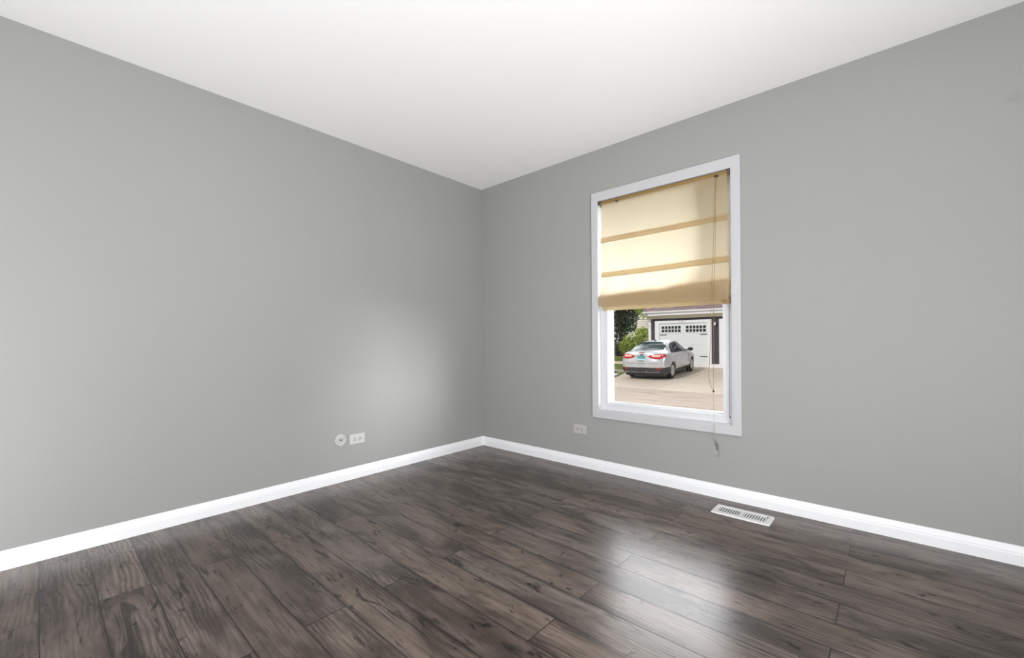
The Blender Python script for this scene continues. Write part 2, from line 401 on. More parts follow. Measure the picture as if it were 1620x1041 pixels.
# ------------------------------------------------------------------ room shell
WT = 0.115   # window wall thickness
H = 2.44
OX0, OX1, OZ0, OZ1 = 1.262, 2.196, 0.457, 2.046      # rough opening
def room():
    struct(link('floor', nbox(-0.0, RX, RY, 0.0, -0.10, 0.0), M['floor']), 'dark brown oak laminate floor of long planks', 'floor')
    struct(link('ceiling', nbox(-0.15, RX + 0.15, RY - 0.15, WT, H, H + 0.12), M['ceiling']), 'plain white ceiling', 'ceiling')
    struct(link('wall_left', nbox(-0.15, 0.0, RY - 0.15, WT, -0.10, H), M['wall']), 'grey painted wall on the left', 'wall')
    bm = bmesh.new()
    ring_rect(bm, 0.0, RX, -0.10, H, OX0, OX1, OZ0, OZ1, 0.0, WT)
    struct(link('wall_right', bm, M['wall']), 'grey painted wall with the window', 'wall')
    bm = bmesh.new()                                       # wall right of the camera, opening left for the assumed window
    for a in ((RY, RY + 0.85, 0, H), (-1.60, 0.0, 0, H), (RY + 0.85, -1.60, 0, 0.25), (RY + 0.85, -1.60, 2.05, H)):
        box(bm, RX, RX + 0.15, a[0], a[1], a[2] - (0.1 if a[2] == 0 else 0), a[3])
    struct(link('wall_east', bm, M['wall']), 'grey wall to the right of the camera', 'wall')
    bm = bmesh.new(); ring_rect(bm, -0.15, RX + 0.15, -0.10, H, 1.0, 3.2, 0.20, 2.05, RY - 0.15, RY)  # opening added behind the camera for the rear fill lamp
    struct(link('wall_rear', bm, M['wall']), 'grey wall behind the camera', 'wall')
    prof = [(0.0, 0.0), (0.013, 0.0), (0.013, 0.046), (0.0115, 0.052), (0.0115, 0.057), (0.0085, 0.066), (0.0055, 0.078), (0.0035, 0.084), (0.0, 0.084)]
    bm = bmesh.new(); prism(bm, prof, 'y', RY, 0.0)
    struct(link('baseboard_left', bm, M['trim']), 'white moulded baseboard along the left wall', 'baseboard')
    bm = bmesh.new(); prism(bm, [(-a, b) for a, b in prof], 'x', 0.0, RX)
    struct(link('baseboard_right', bm, M['trim']), 'white moulded baseboard under the window', 'baseboard')
    # outside: unseen eave, set low and deep to shade the upper roman shade
    struct(link('shading_eave', nbox(-1.5, 6.0, WT, WT + 0.85, 2.14, 2.24), M['hwhite']), 'unseen white eave outside, set low to shade the top of the window', 'eave')
room()

def window():
    root = bpy.data.objects.new('window_1', None); C.objects.link(root); root.location = (1.727, 0, 0.403)
    struct(root, 'white framed sash window half covered by the cream shade', 'window')
    off = Vector((-1.727, 0, -0.403))
    def part(name, bm, mat, smooth=False, parent=root):
        if parent is root:
            bmesh.ops.translate(bm, verts=bm.verts[:], vec=off)
        o = link(name, bm, mat, parent, smooth); struct(o); return o
    bm = bmesh.new()   # casing: flat board with a softened outer edge, mitred
    xo0, xo1, zo0, zo1 = 1.211, 2.244, 0.403, 2.112; xi0, xi1, zi0, zi1 = 1.268, 2.19, 0.463, 2.041
    loops = []
    for (d, y) in ((0.0, 0.0), (0.0, -0.012), (0.004, -0.016)):
        loops.append([bm.verts.new((x, y, z)) for x, z in ((xo0 + d, zo0 + d), (xo1 - d, zo0 + d), (xo1 - d, zo1 - d), (xo0 + d, zo1 - d))])
    for (d, y) in ((0.014, -0.0155), (0.003, -0.0145), (0.0, -0.0125), (0.0, 0.0)):
        loops.append([bm.verts.new((x, y, z)) for x, z in ((xi0 - d, zi0 - d), (xi1 + d, zi0 - d), (xi1 + d, zi1 + d), (xi0 - d, zi1 + d))])
    loops.append(loops[0])
    for A, B in zip(loops, loops[1:]):
        for i in range(4):
            bm.faces.new((A[i], A[(i + 1) % 4], B[(i + 1) % 4], B[i]))
    part('casing', bm, M['casing'])
    bm = bmesh.new(); ring_rect(bm, OX0, OX1, OZ0, OZ1, 1.270, 2.188, 0.466, 2.041, 0.0, WT + 0.006)
    part('jamb', bm, M['vinyl'])
    # lower sash: face frame, groove and glazing bead
    bm = bmesh.new()
    ring_rect(bm, 1.2695, 2.1885, 0.4655, 1.335, 1.289, 2.169, 0.500, 1.30, 0.030, 0.075)
    ring_rect(bm, 1.291, 2.167, 0.496, 1.305, 1.324, 2.131, 0.518, 1.295, 0.028, 0.080)
    ring_rect(bm, 1.322, 2.133, 0.516, 1.300, 1.331, 2.124, 0.524, 1.290, 0.060, 0.112)
    s = part('lower_sash', bm, M['vinyl'])
    bm = nbox(1.328, 2.127, 0.0935, 0.0965, 0.520, 1.295); bmesh.ops.translate(bm, verts=bm.verts[:], vec=off)
    part('pane', bm, M['glass'], parent=s)
    bm = bmesh.new(); lathe(bm, [(0.0, 0.0295), (0.0035, 0.0295), (0.0035, 0.0275), (0.0, 0.0275)], 12, 'y', (2.172, 0, 0.508)); bmesh.ops.translate(bm, verts=bm.verts[:], vec=off)
    part('screw_hole', bm, M['slot'], parent=s)
    bm = bmesh.new()
    ring_rect(bm, 1.2695, 2.1885, 1.265, 2.0415, 1.310, 2.148, 1.305, 2.00, 0.080, 0.114)
    s2 = part('upper_sash', bm, M['vinyl'])
    bm = nbox(1.305, 2.153, 0.0985, 0.1015, 1.300, 2.005); bmesh.ops.translate(bm, verts=bm.verts[:], vec=off)
    part('pane', bm, M['glass'], parent=s2)
window()

def rear_window():  # unseen window assumed right of the camera, added with its lamp
    root = bpy.data.objects.new('assumed_window', None); C.objects.link(root); root.location = (RX, RY + 0.85, 0.25)
    struct(root, 'unseen wide window assumed right of the camera, added for the east fill lamp', 'window')
    L = -1.60 - (RY + 0.85); Hh = 1.80
    bm = bmesh.new()
    for a in ((0, L, 0, 0.05), (0, L, Hh - 0.05, Hh), (0, 0.05, 0, Hh), (L - 0.05, L, 0, Hh), (L / 2 - 0.03, L / 2 + 0.03, 0, Hh)):
        box(bm, 0.05, 0.11, a[0], a[1], a[2], a[3])
    struct(link('window_frame', bm, M['vinyl'], root))
    struct(link('pane', nbox(0.075, 0.08, 0.04, L - 0.04, 0.04, Hh - 0.04), M['glass'], root))
rear_window()
def back_window():  # unseen window added to go with the rear fill lamp
    root = bpy.data.objects.new('added_window', None); C.objects.link(root); root.location = (2.1, RY, 0.20)
    struct(root, 'unseen wide window added behind the camera for the rear fill lamp', 'window')
    bm = bmesh.new()
    for a in ((-1.1, 1.1, 0, 0.05), (-1.1, 1.1, 1.80, 1.85), (-1.1, -1.05, 0, 1.85), (1.05, 1.1, 0, 1.85), (-0.03, 0.03, 0, 1.85)):
        box(bm, a[0], a[1], -0.11, -0.05, a[2], a[3])
    struct(link('window_frame', bm, M['vinyl'], root))
    struct(link('pane', nbox(-1.06, 1.06, -0.08, -0.075, 0.04, 1.81), M['glass'], root))
    struct(link('sun_blocker_roof', nbox(-1.0, 6.0, RY - 4.5, RY - 0.15, 2.44, 2.60), M['hwhite']), 'unseen white roof added behind the house to keep the sun out', 'roof')  # added out of view to block the sun from the rear opening
back_window()

# ------------------------------------------------------------------ roman shade
def roman_shade():
    X0, X1 = 1.296, 2.176
    root = thing('roman_shade', 'cream linen roman shade pulled halfway down inside the white window', 'shade', (1.736, 0.0, 2.036))
    off = Vector((-1.736, 0.0, -2.036))
    def part(name, bm, mat, smooth=False, parent=root):
        bmesh.ops.translate(bm, verts=bm.verts[:], vec=off); return link(name, bm, mat, parent, smooth)
    # profile: (y, z, weight of the slanted stack)
    P = [(-.006, 2.014, 0), (-.007, 1.97, 0), (-.010, 1.90, 0), (-.009, 1.83, 0), (-.006, 1.785, 0), (-.009, 1.768, 0),
         (-.013, 1.752, 0), (-.016, 1.732, 0), (-.015, 1.722, 0), (-.010, 1.724, 0), (-.006, 1.745, 0), (-.002, 1.762, 0), (.000, 1.745, 0), (-.001, 1.720, 0),
         (-.003, 1.66, 0), (-.006, 1.60, 0), (-.005, 1.54, 0), (-.006, 1.508, 0),
         (-.010, 1.492, 0), (-.014, 1.474, 0), (-.013, 1.463, 0), (-.008, 1.466, 0), (-.004, 1.488, 0), (.000, 1.505, 0), (.003, 1.485, 0), (.001, 1.460, 0),
         (-.004, 1.42, .4), (-.012, 1.385, .9), (-.024, 1.352, 1), (-.034, 1.318, .9), (-.036, 1.286, .5), (-.030, 1.258, .3), (-.022, 1.243, .1), (-.012, 1.238, 0),
         (-.006, 1.262, .2), (-.003, 1.31, .6), (.000, 1.352, 1), (.004, 1.358, 1), (.006, 1.31, .6), (.008, 1.255, .2), (.010, 1.246, 0), (.014, 1.262, .2), (.016, 1.31, .6), (.018, 1.342, 1), (.021, 1.31, .6), (.022, 1.25, 0), (.018, 1.232, 0)]
    bm = bmesh.new(); nx = 60; grid = []
    for i, (y, z, w) in enumerate(P):
        row = []
        for k in range(nx + 1):
            t = k / nx; s = i * 0.35
            edge = 0.004 * noise.noise((z * 9, 3.1, 0)) if t < 0.5 else 0.005 * noise.noise((z * 9, 8.7, 0))
            lo, hi = X0 + edge, X1 + edge
            if z > 1.8: lo += 0.006; hi -= 0.004
            if w > 0.2: lo -= 0.008; hi += 0.006
            x = lo + (hi - lo) * t
            dy = 0.004 * noise.noise((x * 3.0, z * 4.0, 0.5)) + 0.0015 * noise.noise((x * 14, z * 10, 2))
            dz = w * (0.034 * (t - 0.45) + 0.024 * noise.noise((x * 4, 1.7, 0)) + 0.010 * noise.noise((x * 12, 5.5, 0))) + 0.004 * noise.noise((x * 2.2, z * 2, 9))
            if 1.4 < z < 1.8: dz += 0.006 * (t - 0.5)
            row.append(bm.verts.new((x, y - abs(w) * 0.004 * noise.noise((x * 9, s, 4)) + dy * (0.4 if i < 2 else 1), z + dz)))
        grid.append(row)
    for A, B in zip(grid, grid[1:]):
        for k in range(nx): bm.faces.new((A[k], A[k + 1], B[k + 1], B[k]))
    part('fabric', bm, M['fabric'], True)
    part('bottom_bar', nbox(X0 + .010, X1 - .010, .0265, .034, 1.244, 1.335, .002), M['wood'])  # unseen slat added behind the bulge to block light and darken it
    part('hem', nbox(X0 + .004, X1 - .030, .004, .014, 1.213, 1.238, .003), M['fabric'])
    part('bar_end', nbox(X1 - .034, X1 + .004, -.004, .014, 1.214, 1.250, .003), M['wood'])
    part('headrail', nbox(X0 - .010, X1 + .004, -.004, .026, 2.010, 2.036, .002), M['wood'])
    for x in (1.2715, 2.1715):
        b = bmesh.new(); box(b, x, x + .016, -.012, -.0085, 2.012, 2.0385); box(b, x, x + .016, -.012, .028, 2.0365, 2.0405)
        b2 = part('bracket', b, M['bracket'])
    part('cord_lock', nbox(2.098, 2.120, -.016, -.003, 2.006, 2.018, .002), M['bead'])
    b = nbox(1.412, 1.440, -.012, -.003, 2.012, 2.020, .002); box(b, 1.422, 1.428, -.015, -.006, 2.000, 2.016)
    part('screw_eye', b, M['bracket'])
    A = spline([(2.110, -.016, 2.010), (2.108, -.026, 1.80), (2.104, -.034, 1.45), (2.101, -.046, 1.30), (2.099, -.045, 1.15), (2.096, -.042, .80), (2.094, -.040, .672)])
    B = spline([(2.107, -.016, 2.010), (2.102, -.027, 1.80), (2.092, -.034, 1.45), (2.086, -.047, 1.30), (2.083, -.045, 1.15), (2.073, -.042, .87), (2.067, -.041, .78), (2.076, -.040, .71), (2.094, -.040, .672)])
    b = bmesh.new(); tube(b, A, .0013); part('pull_cord', b, M['cord'], True)
    b = bmesh.new(); tube(b, B, .0013); part('pull_cord', b, M['cord'], True)
    b = bmesh.new(); lathe(b, [(0, -.007), (.0045, -.006), (.0060, 0), (.0045, .006), (0, .007)], 16, 'z', (2.094, -.040, .669)); part('cord_bead', b, M['bead'], True)
    T = spline([(2.094, -.040, .665), (2.093, -.036, .55), (2.093, -.030, .45), (2.092, -.024, .39), (2.094, -.016, .362), (2.100, -.010, .345)])
    b = bmesh.new(); tube(b, T, .0014); part('cord_tail', b, M['cordtail'], True)
    b = bmesh.new()
    K = [(2.092, -.012, .362), (2.096, -.008, .350), (2.101, -.011, .338), (2.100, -.007, .328), (2.107, -.010, .316), (2.103, -.008, .307), (2.108, -.006, .300)]
    tube(b, spline(K, 4), [.002 + .0028 * math.sin(PI * i / 24) for i in range(25)]); tube(b, spline([(2.106, -.008, .335), (2.110, -.006, .318), (2.106, -.010, .305)], 4), .0022)
    part('cord_knot', b, M['tangle'], True)
    Lp = spline([(2.108, -.006, .312), (2.113, -.004, .290), (2.112, -.004, .268), (2.104, -.004, .258), (2.096, -.004, .264)])
    b = bmesh.new(); tube(b, Lp, .0010); part('cord_loop', b, M['tangle'], True)
roman_shade()

# ------------------------------------------------------------------ outlets, jack, floor register
def outlet(loc, rotz, label, mat):
    """plate built in the local x-z plane, facing -y"""
    r = thing('wall_outlet', label, 'outlet', loc, (0, 0, rotz))
    link('cover_plate', nbox(-.060, .060, -.006, 0.0, -.0365, .0365, .0025), mat, r, False)
    for sx in (-1, 1):
        b = bmesh.new()
        pts = []
        for k in range(24):
            a = 2 * PI * k / 24; pts.append((sx * .021 + max(-.0135, min(.0135, .0170 * math.cos(a))), .0170 * math.sin(a)))
        prism(b, pts, 'y', -.0085, -.004)
        rc = link('receptacle', b, mat, r)
        b = bmesh.new(); cx = sx * .021       # two blades and a round earth hole, turned on their side
        box(b, cx - .007, cx + .003, -.0090, -.0080, .0050, .0092)
        box(b, cx - .007, cx + .002, -.0090, -.0080, -.0092, -.0050)
        lathe(b, [(0, -.0090), (.0026, -.0090), (.0026, -.0080), (0, -.0080)], 10, 'y', (cx + .0085, 0, 0))
        link('slot', b, M['slot'], rc)
    b = bmesh.new(); lathe(b, [(0, -.0075), (.0028, -.0070), (.0030, -.0055), (0, -.0055)], 12, 'y'); link('screw', b, M['plate2'], r)
outlet((0.0, -1.286, 0.285), PI / 2, 'white double outlet on the left wall beside the round cable jack', M['plate'])
outlet((1.092, 0.0, 0.294), 0.0, 'greyish double outlet low on the window wall, left of the window', M['plate2'])
def cable_jack():
    r = thing('cable_jack', 'round white cable jack plate on the left wall beside the outlet', 'wall jack', (0.0, -1.413, 0.297), (0, 0, PI / 2))
    b = bmesh.new(); lathe(b, [(0, 0), (.0415, 0), (.0415, -.0090), (.0400, -.0105), (.0345, -.0105), (.0325, -.0062), (.0, -.0062)], 40, 'y'); link('wall_plate', b, M['plate'], r)
    b = bmesh.new(); lathe(b, [(.0165, -.0055), (.0165, -.0150), (.0215, -.0150), (.0230, -.0055)], 32, 'y'); link('collar', b, M['plate'], r)
    b = bmesh.new(); lathe(b, [(0, -.006), (.0045, -.006), (.0045, -.013), (.002, -.013), (.002, -.009), (0, -.009)], 16, 'y'); link('connector', b, M['slot'], r)
cable_jack()

def register():
    r = thing('floor_register', 'white metal floor vent by the baseboard below the window', 'vent', (2.287, -0.196, 0.0))
    b = bmesh.new(); hx, hy = .1475, .0705; R = .010
    outer = []
    for cx, cy, a0 in ((hx - R, hy - R, 0), (-hx + R, hy - R, 90), (-hx + R, -hy + R, 180), (hx - R, -hy + R, 270)):
        for k in range(5):
            a = math.radians(a0 + 22.5 * k); outer.append((cx + R * math.cos(a), cy + R * math.sin(a)))
    bank = [(-.122, -.006), (.006, .122)]; by0, by1 = -.036, .040
    def shell(z, s): return [b.verts.new((x * s, y * s, z)) for x, y in outer]
    L0 = shell(0.0, 1.0); L1 = shell(.003, 1.0); L2 = shell(.0055, .978)
    n = len(outer)
    for A, B in ((L0, L1), (L1, L2)):
        for i in range(n): b.faces.new((A[i], A[(i + 1) % n], B[(i + 1) % n], B[i]))
    es = [b.edges.get((L2[i], L2[(i + 1) % n])) for i in range(n)]
    for x0, x1 in bank:
        T = [b.verts.new((x, y, .0055)) for x, y in ((x0, by0), (x1, by0), (x1, by1), (x0, by1))]
        D = [b.verts.new((v.co.x, v.co.y, .0008)) for v in T]
        for i in range(4):
            es.append(b.edges.new((T[i], T[(i + 1) % 4])))
            b.faces.new((T[i], D[i], D[(i + 1) % 4], T[(i + 1) % 4]))
    bmesh.ops.triangle_fill(b, use_beauty=True, use_dissolve=False, edges=es)
    link('faceplate', b, M['ventwhite'], r)
    for j, (x0, x1) in enumerate(bank):
        b = bmesh.new(); m = 9
        for k in range(m):
            xx = x0 + (x1 - x0) * (k + .5) / m; lean = .0008 if j == 0 else -.0008; w = .0030 if j == 0 else .0026
            prism(b, [(xx - w - lean, .0010), (xx + w - lean, .0010), (xx + w + lean, .0050), (xx - w + lean, .0050)], 'y', by0, by1)
        link('louvers', b, M['ventwhite'] if j == 0 else M['ventwhite'], r)
        link('damper', nbox(x0, x1, by0, by1, .0003, .0008), M['ventgrey'] if j == 0 else M['duct'], r)  # sheet closing the slots; dark colour stands in for the shaded duct
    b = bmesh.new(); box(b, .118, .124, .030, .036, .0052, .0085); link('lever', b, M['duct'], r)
register()

# ------------------------------------------------------------------ outside: ground
SL = 0.0447
def gz(y): return -0.32 - SL * (18.3 - y)
def sheet(name, pts, mat, thick=0.05, sub=0, dz=0.0):
    bm = bmesh.new(); A = [bm.verts.new((x, y, gz(y) + dz)) for x, y in pts]; f = bm.faces.new(A)
    g = bmesh.ops.extrude_face_region(bm, geom=[f]); vs = [v for v in g['geom'] if isinstance(v, bmesh.types.BMVert)]
    bmesh.ops.translate(bm, verts=vs, vec=(0, 0, -thick))
    return link(name, bm, mat)
def ground():
    ed = [(-5.11, 10.8), (-5.57, 12.85), (-6.11, 15.28), (-6.46, 17.2), (-6.46, 18.3)]
    bm = bmesh.new()
    # driveway slabs with saw-cut joints: the slabs are one poured surface
    def slab(pts):
        A = [bm.verts.new((x, y, gz(y))) for x, y in pts]; B = [bm.verts.new((x, y, gz(y) - .12)) for x, y in pts]; n = len(A)
        bm.faces.new(A); bm.faces.new(B[::-1])
        for i in range(n): bm.faces.new((A[i], B[i], B[(i + 1) % n], A[(i + 1) % n]))
    g = .012
    slab(ed + [(-3.03 - g, 18.3), (-3.03 - g, 10.8)])
    slab([(-3.03 + g, 10.8), (-3.03 + g, 12.75 - g), (6, 12.75 - g), (6, 10.8)])
    slab([(-3.03 + g, 12.75 + g), (-3.03 + g, 18.3), (6, 18.3), (6, 12.75 + g)])
    struct(link('driveway', bm, M['concrete']), 'pale concrete driveway under the silver car', 'driveway')
    bm = bmesh.new(); prism(bm, [(3.8, gz(10.8) - .01), (10.82, gz(10.8) - .005), (10.82, gz(10.8) - .2), (3.8, gz(10.8) - .2)], 'x', -45, 30)
    struct(link('street', bm, M['road']), 'worn greyish street paving in front of the driveway', 'street')
    bm = bmesh.new(); prism(bm, [(.16, -.60), (3.8, -.66), (3.8, -.9), (.16, -.9)], 'x', -20, 20)
    o = link('lawn', bm, M['grass']); o['kind'] = 'stuff'; tag(o, 'strip of grass in front of the house below the window', 'lawn')
    def left(y):
        for (xa, ya), (xb, yb) in zip(ed, ed[1:]):
            if ya <= y <= yb and yb > ya: return xa + (xb - xa) * (y - ya) / (yb - ya)
        return ed[-1][0]
    def strip(name, y0, y1, mat, dz, label, cat, stuff=False, xr=None):
        n = 4; R = [(left(y0 + (y1 - y0) * k / n) if xr is None else xr, y0 + (y1 - y0) * k / n) for k in range(n + 1)]
        o = sheet(name, [(-45, y0)] + R + [(-45, y1)], mat, .15, 0, dz)
        if stuff: o['kind'] = 'stuff'; tag(o, label, cat)
        else: struct(o, label, cat)
    strip('lawn', 10.82, 15.12, M['grass'], -.03, 'shaded grass strip at the near left of the driveway', 'lawn', True)
    strip('paver_strip', 15.12, 16.0, M['kerb'], .0, 'narrow greyish paved strip between two bands of grass', 'path')
    strip('lawn', 16.0, 18.72, M['grass'], -.02, 'middle band of grass left of the car, between the two paths', 'lawn', True)
    strip('footpath', 18.72, 19.95, M['path'], .0, 'sunlit pale footpath left of the garage', 'path', False, -6.46)
    strip('lawn', 19.95, 24.0, M['grass'], -.02, 'sunlit grass beyond the footpath, in front of the shrubs', 'lawn', True, -6.46)
    strip('planting_bed', 24.0, 45.0, M['mulch'], .0, 'brown mulched bed under the shrubs', 'planting bed', False, -4)
    o = link('bed_edging', nbox(-12.6, -10.35, 24.2, 24.36, gz(24.2) - .05, gz(24.2) + .16, .02), M['path'])
    tag(o, 'low tan stone edging behind the tail of the silver car', 'edging')
    bm = bmesh.new(); box(bm, -6.28, -5.86, 13.75, 14.0, gz(13.9) - .02, gz(13.9) + .07, .02)
    tag(link('paving_stone', bm, M['stone']), 'white flat stone lying in the grass left of the driveway', 'stone')
ground()

# ------------------------------------------------------------------ outside: vegetation
def foliage(seed, blobs, n, size, name, mat, parent):
    rnd = random.Random(seed); bm = bmesh.new()
    tot = sum(b[3] * b[4] * b[5] for b in blobs)
    for (x, y, z, rx, ry, rz) in blobs:
        for _ in range(max(8, int(n * rx * ry * rz / tot))):
            while True:
                v = Vector((rnd.uniform(-1, 1), rnd.uniform(-1, 1), rnd.uniform(-1, 1)))
                if 0.05 < v.length < 1: break
            v = v.normalized() * (v.length ** 0.45)
            lump = 0.80 + 0.35 * noise.noise(v * 2.3 + Vector((seed, 0, 0)))
            c = Vector((x + rx * v.x * lump, y + ry * v.y * lump, z + rz * v.z * lump))
            nrm = (v + 0.9 * Vector((rnd.uniform(-1, 1), rnd.uniform(-1, 1), rnd.uniform(-.4, 1)))).normalized()
            t = nrm.orthogonal().normalized(); t = Matrix.Rotation(rnd.uniform(0, 6.28), 3, nrm) @ t; b2 = nrm.cross(t)
            s = size * rnd.uniform(.6, 1.3)
            q = [c - t * s, c - t * s * .2 + b2 * s * .42, c + t * s, c - t * s * .2 - b2 * s * .42]
            bm.faces.new([bm.verts.new(p) for p in q])
    return link(name, bm, mat, parent, False, False)
def plant(name, label, cat, base, blobs, n, size, mat, seed, trunks, group=None):
    r = thing(name, label, cat, base, group=group)
    B = [(x - base[0], y - base[1], z - base[2], a, b, c) for x, y, z, a, b, c in blobs]
    for t in trunks:
        bm = bmesh.new(); pts = spline([(p[0] - base[0], p[1] - base[1], p[2] - base[2]) for p in t[0]], 4)
        k = len(pts); tube(bm, pts, [t[1] * (1 - .6 * i / (k - 1)) for i in range(k)], 8); link('trunk', bm, M['bark'], r, True)
    foliage(seed, B, n, size, 'foliage', mat, r); return r
def garden():
    st_ = plant('shade_tree', 'large dark leafy tree at the left edge of the window view', 'tree', (-11.3, 24.6, gz(24.6)),
          [(-11.6, 24.6, 3.6, 2.1, 1.6, 2.3), (-12.3, 24.4, 1.7, 1.9, 1.3, 1.6), (-10.6, 24.0, 2.4, 1.0, 1.0, 1.3), (-10.3, 24.0, 3.6, 1.6, 1.2, .95), (-9.3, 23.4, 3.35, 1.0, .8, .65), (-10.9, 24.2, 5.2, 3.0, 2.0, 1.6), (-11.0, 24.6, 7.6, 3.2, 2.6, 2.4), (-10.4, 24.6, 10.4, 2.8, 2.4, 2.6)], 22000, .14, M['leafd'], 3,
          [([(-11.3, 24.6, gz(24.6) - .1), (-11.25, 24.6, 1.2), (-11.4, 24.5, 3.0), (-11.2, 24.5, 5.0), (-10.8, 24.6, 9.0)], .22), ([(-11.3, 24.5, 3.3), (-10.2, 23.2, 4.0), (-8.4, 21.0, 3.6), (-7.0, 18.9, 2.9), (-6.35, 17.8, 2.25)], .05)])
    bx = [(-7.4, 19.4, 2.95, .75, .6, .50), (-6.95, 18.9, 2.62, .45, .4, .30), (-6.75, 18.2, 2.32, .26, .22, .24), (-6.42, 17.8, 2.16, .17, .17, .17)]
    foliage(11, [(x + 11.3, y - 24.6, z - gz(24.6), a, b, c) for x, y, z, a, b, c in bx], 1100, .075, 'outer_foliage', M['leafb'], st_)
    plant('flowering_shrub', 'bright green sunlit shrub between the dark tree and the garage', 'shrub', (-9.2, 22.6, gz(22.6)),
          [(-9.3, 22.7, .75, 1.15, .8, .85), (-8.5, 22.6, 1.15, .85, .7, .75), (-9.75, 22.5, .55, .7, .6, .6), (-8.25, 22.7, .5, .9, .7, .6), (-8.95, 22.8, 1.55, .5, .5, .35)], 4200, .085, M['leafb'], 5,
          [([(-9.2, 22.6, gz(22.6) - .1), (-9.15, 22.6, .5), (-8.9, 22.6, 1.2)], .05), ([(-9.0, 22.7, gz(22.7) - .1), (-8.8, 22.7, .6), (-8.5, 22.7, 1.1)], .04)])
    plant('dark_shrub', 'low dark evergreen shrub at the foot of the dark tree', 'shrub', (-11.4, 23.9, gz(23.9)),
          [(-11.5, 23.9, .45, 1.2, .6, .62), (-10.4, 23.9, .35, .8, .5, .5)], 2200, .08, M['leafg'], 8, [([(-11.4, 23.9, gz(23.9) - .1), (-11.4, 23.9, .5)], .05)])
    r = plant('ground_cover', 'low dark green ground cover beside the driveway edge', 'plant', (-6.9, 14.0, gz(14.0)),
          [(-6.85, 14.3, gz(14.3) + .04, .75, .75, .10), (-6.1, 13.2, gz(13.2) + .02, .42, .55, .07), (-7.9, 14.4, gz(14.4) + .04, 1.0, .7, .12)], 1500, .05, M['leafg'], 21, [])
    r['kind'] = 'stuff'
garden()

